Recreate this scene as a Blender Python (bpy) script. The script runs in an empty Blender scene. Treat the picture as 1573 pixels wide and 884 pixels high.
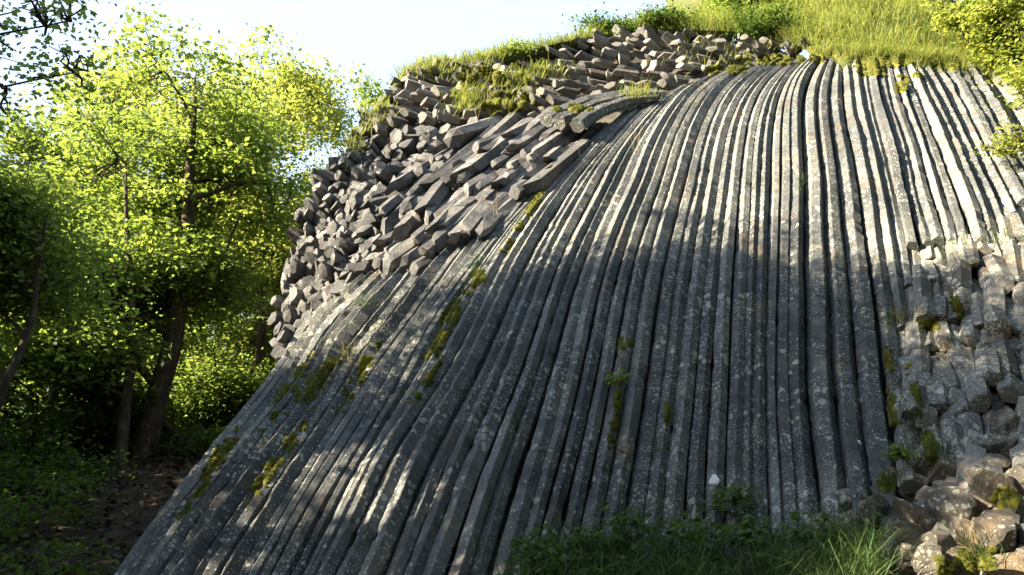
import bpy, bmesh, math, random
import numpy as np
from mathutils import Vector, Matrix
from mathutils.bvhtree import BVHTree

random.seed(7)
rs = np.random.RandomState(11)
D = bpy.data
C = bpy.context.scene.collection

# ------------------------------------------------------------------ camera
F = 1211.0
PITCH = math.radians(15)
EYE = np.array([0.0, 0.0, 1.6])
cam = D.cameras.new("camera")
cam.sensor_width = 36
cam.lens = 36 * F / 1573
cam.clip_end = 2000
cam.clip_start = 0.05
co = D.objects.new("camera", cam)
co.location = EYE
co.rotation_euler = (math.pi / 2 + PITCH, 0, 0)
C.objects.link(co)
bpy.context.scene.camera = co

# ------------------------------------------------------------------ sky, sun, exposure
SUN_EL = math.radians(31)
SUN_AZ = math.radians(-102)          # measured from +Y (view direction) clockwise; the sun stands to the left
L = np.array([math.sin(SUN_AZ) * math.cos(SUN_EL), math.cos(SUN_AZ) * math.cos(SUN_EL), math.sin(SUN_EL)])
w = D.worlds.new("World")
bpy.context.scene.world = w
w.use_nodes = True
nt = w.node_tree
sky = nt.nodes.new("ShaderNodeTexSky")
sky.sky_type = 'NISHITA'
sky.sun_disc = False
sky.sun_elevation = SUN_EL
sky.sun_rotation = SUN_AZ
sky.air_density = 1.0
sky.dust_density = 3.5
sky.ozone_density = 2.0
bg = nt.nodes["Background"]
bg.inputs[1].default_value = 0.05
# a thin even veil of bright haze over the blue, as in the photograph's washed-out morning sky
veil = nt.nodes.new("ShaderNodeMix"); veil.data_type = 'RGBA'
veil.inputs[0].default_value = 0.75
veil.inputs[7].default_value = (3.9, 4.9, 6.7, 1)
nt.links.new(sky.outputs[0], veil.inputs[6])
nt.links.new(veil.outputs[2], bg.inputs[0])
sl = D.lights.new("sun", 'SUN')
sl.energy = 5.0
sl.angle = math.radians(0.5)
sl.color = (1.0, 0.84, 0.60)
so = D.objects.new("sun", sl)
so.rotation_euler = Vector(L).to_track_quat('Z', 'Y').to_euler()
so.location = (-20, -5, 20)
C.objects.link(so)
vs = bpy.context.scene.view_settings
vs.view_transform = 'Standard'
vs.look = 'None'
vs.gamma = 1
vs.exposure = 2.6
cy = bpy.context.scene.cycles
cy.max_bounces = 6
cy.transmission_bounces = 4
cy.transparent_max_bounces = 4

# ------------------------------------------------------------------ materials
def new_mat(name):
    m = D.materials.new(name)
    m.use_nodes = True
    n = m.node_tree
    for x in list(n.nodes):
        n.nodes.remove(x)
    out = n.nodes.new("ShaderNodeOutputMaterial")
    return m, n, out

def nd(n, t, **k):
    x = n.nodes.new(t)
    for a, b in k.items():
        setattr(x, a, b)
    return x

def noise(n, pos, scale, detail=4, rough=0.55):
    x = nd(n, "ShaderNodeTexNoise")
    x.inputs["Scale"].default_value = scale
    x.inputs["Detail"].default_value = detail
    x.inputs["Roughness"].default_value = rough
    n.links.new(pos, x.inputs["Vector"])
    return x.outputs["Fac"]

def ramp(n, fac, stops):
    x = nd(n, "ShaderNodeValToRGB")
    els = x.color_ramp.elements
    while len(els) < len(stops):
        els.new(0.5)
    for e, (p, c) in zip(els, stops):
        e.position = p
        e.color = (*c, 1) if len(c) == 3 else c
    n.links.new(fac, x.inputs[0])
    return x.outputs[0]

def mix(n, fac, a, b, mode='MIX'):
    x = nd(n, "ShaderNodeMix", data_type='RGBA', blend_type=mode)
    for sock, v in ((x.inputs[0], fac), (x.inputs[6], a), (x.inputs[7], b)):
        if isinstance(v, (int, float)):
            sock.default_value = v
        elif isinstance(v, tuple):
            sock.default_value = (*v, 1)
        else:
            n.links.new(v, sock)
    return x.outputs[2]

def mth(n, op, a, b=0.0, clamp=False):
    x = nd(n, "ShaderNodeMath", operation=op, use_clamp=clamp)
    for sock, v in ((x.inputs[0], a), (x.inputs[1], b)):
        if isinstance(v, (int, float)):
            sock.default_value = v
        else:
            n.links.new(v, sock)
    return x.outputs[0]

def rock_material(name, dark, mid, light, lichen=0.5, warm=0.3, bump=1.0):
    m, n, out = new_mat(name)
    pos = nd(n, "ShaderNodeNewGeometry").outputs["Position"]
    rnd = nd(n, "ShaderNodeObjectInfo").outputs["Random"]
    n1 = noise(n, pos, 1.3, 5)
    n2 = noise(n, pos, 9, 6, 0.65)
    n3 = noise(n, pos, 70, 3, 0.7)
    s = mth(n, 'ADD', mth(n, 'MULTIPLY', n1, 0.45), mth(n, 'MULTIPLY', n2, 0.40))
    s = mth(n, 'ADD', s, mth(n, 'MULTIPLY', n3, 0.15))
    s = mth(n, 'ADD', s, mth(n, 'MULTIPLY', mth(n, 'SUBTRACT', rnd, 0.5), 0.16))
    base = ramp(n, s, [(0.30, dark), (0.50, mid), (0.68, light)])
    wn = noise(n, pos, 3.1, 5, 0.6)
    wm = ramp(n, wn, [(0.52, (0, 0, 0)), (0.70, (warm, warm, warm))])
    base = mix(n, wm, base, (0.26, 0.17, 0.085))
    # crustose lichen: pale irregular discs of two sizes, gathered in patches
    def spots(scale, rmax, gate_scale, lo, hi):
        wob = nd(n, "ShaderNodeTexNoise"); wob.inputs["Scale"].default_value = scale * 1.6
        n.links.new(pos, wob.inputs["Vector"])
        off = nd(n, "ShaderNodeVectorMath", operation='SCALE'); off.inputs["Scale"].default_value = 0.5 / scale
        n.links.new(wob.outputs["Color"], off.inputs[0])
        add = nd(n, "ShaderNodeVectorMath", operation='ADD')
        n.links.new(pos, add.inputs[0]); n.links.new(off.outputs[0], add.inputs[1])
        v = nd(n, "ShaderNodeTexVoronoi"); v.inputs["Scale"].default_value = scale
        n.links.new(add.outputs[0], v.inputs["Vector"])
        sep = nd(n, "ShaderNodeSeparateColor"); n.links.new(v.outputs["Color"], sep.inputs[0])
        rad = mth(n, 'MULTIPLY', mth(n, 'POWER', sep.outputs[0], 2.2), rmax)
        g = ramp(n, noise(n, pos, gate_scale, 3), [(lo, (0, 0, 0)), (hi, (1, 1, 1))])
        d = mth(n, 'SUBTRACT', mth(n, 'MULTIPLY', rad, g), v.outputs["Distance"])
        return mth(n, 'MULTIPLY', d, 22.0, clamp=True)
    big = spots(16, 0.62 * lichen / 0.5, 1.7, 0.38, 0.62)
    small = spots(38, 0.62 * lichen / 0.5, 2.9, 0.34, 0.60)
    k = mth(n, 'MAXIMUM', mth(n, 'MAXIMUM', big, small), spots(80, 0.6 * lichen / 0.5, 1.1, 0.36, 0.56))
    k = mth(n, 'MULTIPLY', k, 0.6)
    lc = ramp(n, n2, [(0.3, (0.34, 0.36, 0.28)), (0.6, (0.52, 0.53, 0.46))])
    base = mix(n, k, base, lc)
    # thin grey-white crust over wide areas
    cr = ramp(n, noise(n, pos, 14, 8, 0.75), [(0.56, (0, 0, 0)), (0.72, (0.5 * lichen, 0.5 * lichen, 0.5 * lichen))])
    base = mix(n, cr, base, (0.40, 0.41, 0.38))
    bs = nd(n, "ShaderNodeBsdfPrincipled")
    n.links.new(base, bs.inputs["Base Color"])
    bs.inputs["Roughness"].default_value = 0.88
    bs.inputs["Specular IOR Level"].default_value = 0.25
    h = mth(n, 'ADD', mth(n, 'MULTIPLY', noise(n, pos, 28, 8, 0.7), 1.0), mth(n, 'MULTIPLY', k, 0.12))
    bp = nd(n, "ShaderNodeBump")
    bp.inputs["Strength"].default_value = 0.75 * bump
    bp.inputs["Distance"].default_value = 0.03
    n.links.new(h, bp.inputs["Height"])
    n.links.new(bp.outputs[0], bs.inputs["Normal"])
    n.links.new(bs.outputs[0], out.inputs[0])
    return m

M_COL = rock_material("column_basalt", (0.032, 0.037, 0.041), (0.084, 0.093, 0.098), (0.20, 0.205, 0.20), 0.55, 0.22)
M_BLOCK = rock_material("block_basalt", (0.06, 0.06, 0.06), (0.15, 0.147, 0.14), (0.27, 0.262, 0.245), 0.22, 0.3)
M_STUB = rock_material("stub_basalt", (0.025, 0.027, 0.032), (0.085, 0.088, 0.095), (0.25, 0.25, 0.245), 0.2, 0.12)
M_FLANK = rock_material("flank_basalt", (0.05, 0.052, 0.052), (0.125, 0.128, 0.125), (0.25, 0.245, 0.225), 0.62, 0.4)
M_STONE = rock_material("lichen_stone", (0.05, 0.047, 0.043), (0.11, 0.10, 0.085), (0.20, 0.175, 0.14), 0.5, 0.6)
M_CORE = rock_material("core_rock", (0.03, 0.03, 0.03), (0.07, 0.067, 0.062), (0.13, 0.12, 0.11), 0.1, 0.3)

def leaf_material(name, cols, trans, tw=0.5, scale=6.0, rough=0.55):
    m, n, out = new_mat(name)
    geo = nd(n, "ShaderNodeNewGeometry")
    at = nd(n, "ShaderNodeAttribute"); at.attribute_name = "tint"
    nn = noise(n, geo.outputs["Position"], scale, 2)
    f = mth(n, 'ADD', mth(n, 'MULTIPLY', at.outputs["Fac"], 0.6), mth(n, 'MULTIPLY', nn, 0.4))
    c = ramp(n, f, [(0.15, cols[0]), (0.5, cols[1]), (0.85, cols[2])])
    t = ramp(n, f, [(0.15, trans[0]), (0.85, trans[1])])
    bs = nd(n, "ShaderNodeBsdfPrincipled"); bs.inputs["Roughness"].default_value = rough
    bs.inputs["Specular IOR Level"].default_value = 0.3
    n.links.new(c, bs.inputs["Base Color"])
    tr = nd(n, "ShaderNodeBsdfTranslucent"); n.links.new(t, tr.inputs[0])
    mx = nd(n, "ShaderNodeMixShader"); mx.inputs[0].default_value = tw
    n.links.new(bs.outputs[0], mx.inputs[1]); n.links.new(tr.outputs[0], mx.inputs[2])
    n.links.new(mx.outputs[0], out.inputs[0])
    return m

M_LEAF = leaf_material("tree_leaf", ((0.03, 0.065, 0.015), (0.065, 0.11, 0.025), (0.11, 0.155, 0.04)), ((0.15, 0.25, 0.03), (0.40, 0.50, 0.09)))
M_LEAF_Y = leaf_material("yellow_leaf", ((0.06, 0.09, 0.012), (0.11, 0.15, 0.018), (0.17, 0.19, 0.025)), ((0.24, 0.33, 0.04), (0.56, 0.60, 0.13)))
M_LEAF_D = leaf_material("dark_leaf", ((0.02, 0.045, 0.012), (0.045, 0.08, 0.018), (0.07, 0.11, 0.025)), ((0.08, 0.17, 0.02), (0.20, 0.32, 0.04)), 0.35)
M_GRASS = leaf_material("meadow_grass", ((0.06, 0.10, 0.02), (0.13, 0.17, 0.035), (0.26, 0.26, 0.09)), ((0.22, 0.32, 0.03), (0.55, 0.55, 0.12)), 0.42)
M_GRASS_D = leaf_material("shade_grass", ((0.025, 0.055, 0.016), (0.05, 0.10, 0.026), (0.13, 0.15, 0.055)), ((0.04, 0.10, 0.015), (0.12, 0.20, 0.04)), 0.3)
M_MOSS = leaf_material("moss", ((0.035, 0.045, 0.008), (0.09, 0.10, 0.012), (0.18, 0.17, 0.02)), ((0.10, 0.13, 0.01), (0.35, 0.33, 0.02)), 0.3, 14.0, 0.8)
M_DRY = leaf_material("dry_stalk", ((0.12, 0.09, 0.05), (0.22, 0.17, 0.09), (0.36, 0.29, 0.17)), ((0.25, 0.2, 0.1), (0.45, 0.35, 0.18)), 0.2)

M_LITTER = leaf_material("leaf_litter", ((0.025, 0.016, 0.009), (0.05, 0.032, 0.018), (0.10, 0.065, 0.035)), ((0.03, 0.02, 0.01), (0.06, 0.04, 0.02)), 0.1)

def plain_material(name, stops, scale, bump=0.5, dist=0.03, rough=0.9, zs=1.0):
    m, n, out = new_mat(name)
    pos = nd(n, "ShaderNodeNewGeometry").outputs["Position"]
    mp = nd(n, "ShaderNodeMapping"); mp.inputs["Scale"].default_value = (1, 1, zs)
    n.links.new(pos, mp.inputs[0])
    f = noise(n, mp.outputs[0], scale, 8, 0.65)
    bs = nd(n, "ShaderNodeBsdfPrincipled"); bs.inputs["Roughness"].default_value = rough
    bs.inputs["Specular IOR Level"].default_value = 0.2
    n.links.new(ramp(n, f, stops), bs.inputs["Base Color"])
    bp = nd(n, "ShaderNodeBump"); bp.inputs["Strength"].default_value = bump; bp.inputs["Distance"].default_value = dist
    n.links.new(f, bp.inputs["Height"]); n.links.new(bp.outputs[0], bs.inputs["Normal"])
    n.links.new(bs.outputs[0], out.inputs[0])
    return m

M_BARK = plain_material("bark", [(0.3, (0.025, 0.02, 0.015)), (0.5, (0.065, 0.05, 0.038)), (0.7, (0.14, 0.115, 0.09))], 22, 1.0, 0.03, 0.9, 0.25)
M_SOIL = plain_material("forest_soil", [(0.3, (0.010, 0.008, 0.006)), (0.5, (0.024, 0.018, 0.012)), (0.68, (0.05, 0.036, 0.022))], 5, 1.0, 0.06)
M_HILL = plain_material("hill_turf", [(0.3, (0.03, 0.04, 0.012)), (0.5, (0.07, 0.085, 0.02)), (0.7, (0.12, 0.12, 0.035))], 6, 1.0, 0.06)
M_WHITE = plain_material("white_lichen", [(0.3, (0.55, 0.56, 0.56)), (0.7, (0.75, 0.76, 0.76))], 30, 0.6, 0.01)

# ------------------------------------------------------------------ geometry helpers
def ray(u, v):
    """direction through a photograph pixel, scaled so that its world y is 1"""
    dx = (np.asarray(u, float) - 786.5) / F
    dy = (442.0 - np.asarray(v, float)) / F
    Y = math.cos(PITCH) - dy * math.sin(PITCH)
    Z = math.sin(PITCH) + dy * math.cos(PITCH)
    return np.stack([dx / Y, np.ones_like(dx), Z / Y], -1)

def at(u, v, y):
    return EYE + ray(u, v) * np.asarray(y, float)[..., None]

def hash3(i, j, k):
    h = (i * 374761393 + j * 668265263 + k * 2147483647 + 1013904223) & 0xffffffff
    h = ((h ^ (h >> 13)) * 1274126177) & 0xffffffff
    h = h ^ (h >> 16)
    return (h & 0xffff) / 65535.0

def vn(p, s=1.0, seed=0):
    """value noise in -1..1 at points p (n,3)"""
    q = np.asarray(p) * s + seed * 17.31
    i = np.floor(q).astype(np.int64)
    f = q - i
    f = f * f * (3 - 2 * f)
    r = 0
    for a in (0, 1):
        for b in (0, 1):
            for c in (0, 1):
                wgt = (f[:, 0] if a else 1 - f[:, 0]) * (f[:, 1] if b else 1 - f[:, 1]) * (f[:, 2] if c else 1 - f[:, 2])
                r = r + wgt * hash3(i[:, 0] + a, i[:, 1] + b, i[:, 2] + c)
    return r * 2 - 1

def mesh_np(name, V, faces=None, quads=None, tris=None, tint=None, smooth=False):
    me = D.meshes.new(name)
    if faces is not None:
        me.from_pydata([tuple(x) for x in V], [], faces)
    else:
        nq = 0 if quads is None else len(quads)
        ntr = 0 if tris is None else len(tris)
        me.vertices.add(len(V))
        me.vertices.foreach_set("co", np.ascontiguousarray(V, np.float32).ravel())
        idx, tot = [], []
        if nq:
            idx.append(np.asarray(quads).ravel()); tot.append(np.full(nq, 4))
        if ntr:
            idx.append(np.asarray(tris).ravel()); tot.append(np.full(ntr, 3))
        idx = np.concatenate(idx).astype(np.int32); tot = np.concatenate(tot).astype(np.int32)
        me.loops.add(len(idx)); me.loops.foreach_set("vertex_index", idx)
        me.polygons.add(len(tot))
        st = np.concatenate([[0], np.cumsum(tot)[:-1]]).astype(np.int32)
        me.polygons.foreach_set("loop_start", st); me.polygons.foreach_set("loop_total", tot)
        me.update(calc_edges=True)
    if tint is not None:
        a = me.attributes.new("tint", 'FLOAT', 'POINT')
        a.data.foreach_set("value", np.asarray(tint, np.float32))
    if smooth:
        me.polygons.foreach_set("use_smooth", np.ones(len(me.polygons), bool))
    me.validate()
    return me

def obj(name, me, mat=None, parent=None, **props):
    if mat is not None and not me.materials:
        me.materials.append(mat)
    o = D.objects.new(name, me)
    C.objects.link(o)
    if parent is not None:
        o.parent = parent
    for k, v in props.items():
        o[k] = v
    return o

def empty(name, loc, label, category, group=None):
    o = D.objects.new(name, None)
    o.location = loc
    o.empty_display_size = 0.3
    C.objects.link(o)
    o["label"] = label
    o["category"] = category
    if group:
        o["group"] = group
    return o

def unit(a):
    return a / np.maximum(np.linalg.norm(a, axis=-1, keepdims=True), 1e-9)

# ------------------------------------------------------------------ the cliff's face as one smooth surface
CTRL = np.array([
    (100, 884, 5.9), (185, 884, 5.75), (500, 884, 5.35), (800, 884, 5.45), (1100, 884, 5.55), (1350, 884, 4.8), (1573, 884, 4.3), (1700, 884, 4.1),
    (300, 730, 6.45), (500, 730, 5.9), (800, 730, 5.95), (1100, 730, 6.0), (1350, 740, 5.6), (1573, 740, 4.9),
    (400, 600, 7.4), (700, 600, 6.55), (1000, 600, 6.45), (1200, 600, 6.45), (1400, 600, 6.1), (1573, 600, 5.6),
    (540, 430, 8.6), (700, 430, 7.85), (1000, 430, 7.35), (1200, 430, 7.2), (1400, 430, 7.0), (1573, 420, 6.5),
    (850, 290, 9.2), (1000, 300, 8.55), (1200, 300, 8.15), (1400, 320, 8.0), (1573, 300, 8.0),
    (900, 200, 10.4), (1000, 170, 10.5), (1100, 200, 9.5), (1220, 200, 9.2), (1400, 200, 9.3), (1573, 200, 9.9),
    (1150, 110, 11.0), (1240, 90, 11.2), (1400, 90, 11.1), (1573, 100, 12.0),
    (430, 520, 9.3), (455, 400, 9.7), (470, 330, 10.0), (530, 240, 10.7), (640, 110, 12.0), (620, 390, 8.8), (600, 300, 9.6),
    (700, 200, 10.8), (720, 310, 9.2), (800, 150, 11.4), (870, 60, 12.8), (1000, 110, 12.1), (1000, 50, 12.9), (1200, 70, 12.2),
], float)

def tps_fit(xy, z, lam=0.02):
    n = len(xy)
    d = np.linalg.norm(xy[:, None] - xy[None], axis=-1)
    K = np.where(d > 0, d * d * np.log(d + 1e-12), 0) + lam * np.eye(n)
    Pm = np.c_[np.ones(n), xy]
    A = np.zeros((n + 3, n + 3)); A[:n, :n] = K; A[:n, n:] = Pm; A[n:, :n] = Pm.T
    return np.linalg.solve(A, np.r_[z, 0, 0, 0])
_XY = CTRL[:, :2] / 400.0
_S = tps_fit(_XY, CTRL[:, 2])

def depth(u, v):
    q = np.stack([np.asarray(u, float), np.asarray(v, float)], -1).reshape(-1, 2) / 400.0
    d = np.linalg.norm(q[:, None] - _XY[None], axis=-1)
    K = np.where(d > 0, d * d * np.log(d + 1e-12), 0)
    r = K @ _S[:len(_XY)] + _S[-3] + q @ _S[-2:]
    return np.clip(r, 3.2, 14.5).reshape(np.shape(u))

def P(u, v):
    return at(u, v, depth(u, v))

def N(u, v, e=8.0):
    u = np.asarray(u, float); v = np.asarray(v, float)
    n = unit(np.cross(P(u + e, v) - P(u - e, v), P(u, v - e) - P(u, v + e)))
    return np.where((n[..., 1] > 0)[..., None], -n, n)

TOP = np.array([(100, 990), (185, 884), (240, 810), (300, 735), (375, 640), (425, 572), (432, 500), (455, 400), (470, 335), (528, 240), (562, 185), (615, 122), (660, 104), (750, 95), (870, 66), (1000, 46), (1130, 52), (1250, 72), (1360, 78), (1480, 92), (1573, 165), (1720, 260), (2400, 330)], float)
def vtop(u):
    return np.interp(u, TOP[:, 0], TOP[:, 1])

bvh_V, bvh_F = [], []
def to_bvh(V, faces):
    o = len(bvh_V)
    bvh_V.extend([tuple(x) for x in V])
    bvh_F.extend([tuple(int(i) + o for i in f) for f in faces])

# ================================================================== GROUND AND HILL
def ground_z(x, y):
    x = np.asarray(x, float); y = np.asarray(y, float)
    z = np.interp(y, [-400, 0, 1.5, 5.3, 9, 15, 30, 80, 400], [-3, 0, 0.05, 0.75, 1.95, 2.9, 4.2, 7, 20])
    return z + 0.0 * x

def make_ground():
    xs = np.concatenate([np.linspace(-400, -16, 24), np.arange(-15.5, 12, 0.25), np.linspace(13, 400, 24)])
    ys = np.concatenate([np.linspace(-400, -6, 18), np.arange(-5, 20, 0.25), np.linspace(21, 400, 30)])
    X, Y = np.meshgrid(xs, ys, indexing='ij')
    p = np.stack([X.ravel(), Y.ravel(), np.zeros(X.size)], -1)
    Z = ground_z(p[:, 0], p[:, 1]) + 0.14 * vn(p, 0.5) + 0.06 * vn(p, 1.9, 2) + 0.025 * vn(p, 5.0, 3)
    p[:, 2] = Z
    ny = len(ys)
    I = (np.arange(len(xs) - 1)[:, None] * ny + np.arange(ny - 1)[None]).ravel()
    q = np.stack([I, I + ny, I + ny + 1, I + 1], -1)
    o = obj("ground", mesh_np("ground", p, quads=q, smooth=True), M_SOIL, kind="structure")
    return o
make_ground()

def hill_point(u, k):
    u = np.asarray(u, float); k = np.asarray(k, float)
    b = P(u, vtop(u) + 4)
    slope = np.interp(u, [560, 700, 900, 1050, 1250, 1400, 1600, 1800], [0.05, 0.28, 0.42, 0.50, 0.95, 1.25, 1.25, 1.2])
    rise = slope * (5.5 * (1 - np.exp(-k / 5.5)) * 0.35 + 0.65 * k)
    bump = 0.16 * vn(np.stack([b[..., 0].ravel() + k.ravel() * .1, k.ravel(), b[..., 2].ravel()], -1), 1.2, 5).reshape(k.shape) * np.clip(k, 0, 1)
    return b + np.stack([0.12 * k, 0.99 * k, rise + bump - 0.04], -1)

def make_hill():
    us = np.arange(560, 2300, 10.0)
    ks = np.concatenate([[-0.0], np.linspace(0.1, 3, 18), np.linspace(3.5, 26, 24)])
    U, K = np.meshgrid(us, ks, indexing='ij')
    p = hill_point(U, K)
    lip = []
    for j, o_ in ((22, -.02), (17, .05), (10, .07), (4, .07)):
        jj = j * (1 + 0.75 * vn(np.stack([us / 22, us * 0, us * 0], -1), 1.0, 6)) if j > 5 else np.full(len(us), 3.0)
        jj = 3 + (jj - 3) * np.interp(us, [700, 850, 1230, 1270], [.5, .0, .0, 1.0])
        vv = vtop(us) + jj
        lip.append(P(us, vv) + N(us, vv) * o_)
    p = np.concatenate([np.stack(lip, 1), p], 1)
    nk = p.shape[1]; p = p.reshape(-1, 3)
    I = (np.arange(len(us) - 1)[:, None] * nk + np.arange(nk - 1)[None]).ravel()
    q = np.stack([I, I + nk, I + nk + 1, I + 1], -1)
    obj("hill", mesh_np("hill", p, quads=q, smooth=True), M_HILL, kind="structure")
    to_bvh(p, q)
make_hill()

# ================================================================== CLIFF
cliff = empty("basalt_cliff", (0.5, 6.0, 1.0), "tall grey basalt cliff whose long curved hexagonal columns fall like a stone waterfall", "cliff")
CI = Matrix.Translation(cliff.location).inverted()

def cliff_part(name, me, mat, **props):
    o = obj(name, me, mat, cliff, **props)
    o.matrix_parent_inverse = CI
    return o

def make_core():
    us = np.arange(120, 2300, 9.0)
    ts = np.linspace(0, 1, 90)
    U = np.repeat(us[:, None], len(ts), 1)
    V0 = vtop(us)[:, None] + 3
    Vv = V0 + (1000 - V0) * ts[None] ** 1.1
    n = N(U, Vv)
    rec = np.exp(-((U - 720) / 120) ** 2 - ((Vv - 290) / 75) ** 2) * 0.22
    p = P(U, Vv) - n * (0.17 + rec)[..., None]
    pp = p.reshape(-1, 3)
    rough = 0.05 * vn(pp, 5.0, 9) + 0.03 * vn(pp, 13.0, 10)
    pp = pp + n.reshape(-1, 3) * rough[:, None]
    p = pp.reshape(len(us), len(ts), 3)
    back = p[:, :1] + np.array([0.5, 3.5, -0.3])
    back2 = p[:, :1] + np.array([1.2, 7.0, -2.5])
    p = np.concatenate([back2, back, p], 1)
    nt_ = p.shape[1]
    I = (np.arange(len(us) - 1)[:, None] * nt_ + np.arange(nt_ - 1)[None]).ravel()
    q = np.stack([I, I + 1, I + nt_ + 1, I + nt_], -1)
    V = p.reshape(-1, 3)
    cliff_part("rock_core", mesh_np("rock_core", V, quads=q), M_CORE)
    to_bvh(V, q)
make_core()

G = [
 [(548, 424), (500, 475), (440, 552), (375, 638), (300, 733), (240, 808), (185, 884)],
 [(605, 402), (550, 472), (480, 562), (410, 657), (340, 752), (285, 822), (240, 884)],
 [(722, 366), (640, 480), (578, 567), (500, 682), (416, 818), (378, 884)],
 [(975, 160), (938, 192), (910, 228), (877, 261), (846, 290), (800, 350), (755, 421), (718, 500), (681, 571), (582, 718), (508, 877), (504, 884)],
 [(1115, 106), (1060, 132), (1034, 162), (1009, 200), (991, 238), (976, 285), (956, 323), (933, 379), (910, 448), (898, 501), (885, 563), (859, 668), (840, 732), (818, 810), (800, 884)],
 [(1235, 86), (1205, 105), (1180, 131), (1159, 175), (1149, 238), (1146, 284), (1142, 350), (1138, 430), (1134, 503), (1130, 611), (1127, 690), (1127, 760), (1128, 884)],
 [(1262, 82), (1238, 108), (1224, 136), (1221, 187), (1224, 285), (1222, 340), (1221, 420), (1221, 510), (1220, 553), (1225, 649), (1236, 740), (1246, 830), (1252, 884)],
 [(1300, 84), (1303, 111), (1305, 172), (1315, 213), (1330, 285), (1338, 336), (1351, 412), (1362, 470), (1372, 560), (1390, 680), (1406, 780), (1422, 884)],
 [(1362, 82), (1366, 131), (1384, 187), (1398, 225), (1413, 285), (1424, 323), (1438, 360), (1455, 450), (1475, 560), (1498, 700), (1510, 780), (1525, 884)],
 [(1400, 86), (1417, 124), (1435, 162), (1453, 202), (1476, 251), (1492, 285), (1515, 331), (1540, 420), (1560, 520), (1590, 700), (1605, 790), (1620, 884)],
 [(1485, 92), (1512, 130), (1555, 200), (1600, 270), (1640, 330), (1665, 450), (1700, 600), (1730, 740), (1750, 884)],
 [(1780, 285), (1800, 340), (1840, 400), (1880, 450), (1910, 500), (1960, 600), (2010, 740), (2050, 884)],
]
CNT = [4, 6, 8, 9, 10, 5, 4, 5, 4, 6, 7]
T = np.linspace(0, 1, 260)

def resample(g):
    """by height in the picture, so that neighbouring guides keep level with each other"""
    g = np.array(g, float)
    d = np.r_[0, np.cumsum(np.hypot(*np.diff(g, axis=0).T))]
    d /= d[-1]
    # smooth through a dense linear pass and a box filter
    x = np.interp(np.linspace(0, 1, 400), d, g[:, 0]); y = np.interp(np.linspace(0, 1, 400), d, g[:, 1])
    k = np.ones(35) / 35
    xp = np.convolve(np.pad(x, 17, mode='reflect', reflect_type='odd'), k, 'valid')
    yp = np.convolve(np.pad(y, 17, mode='reflect', reflect_type='odd'), k, 'valid')
    return np.stack([np.interp(T, np.linspace(0, 1, 400), xp), np.interp(T, np.linspace(0, 1, 400), yp)], -1)
GR = [resample(g) for g in G]
lanes, lane_s = [], []
for gi in range(len(GR) - 1):
    for k in range(CNT[gi]):
        a = k / CNT[gi]
        jit = 0 if k == 0 else random.uniform(-0.14, 0.14) / CNT[gi]
        lanes.append(GR[gi] * (1 - a - jit) + GR[gi + 1] * (a + jit)); lane_s.append(gi + a)
lanes.append(GR[-1]); lane_s.append(11)
for ln in lanes:           # run on below the picture's lower edge into the ground
    e = ln[-1] - ln[-8]
lanes = [np.vstack([ln, ln[-1] + (ln[-1] - ln[-10]) * np.linspace(0.5, 3.0, 8)[:, None]]) for ln in lanes]

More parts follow.
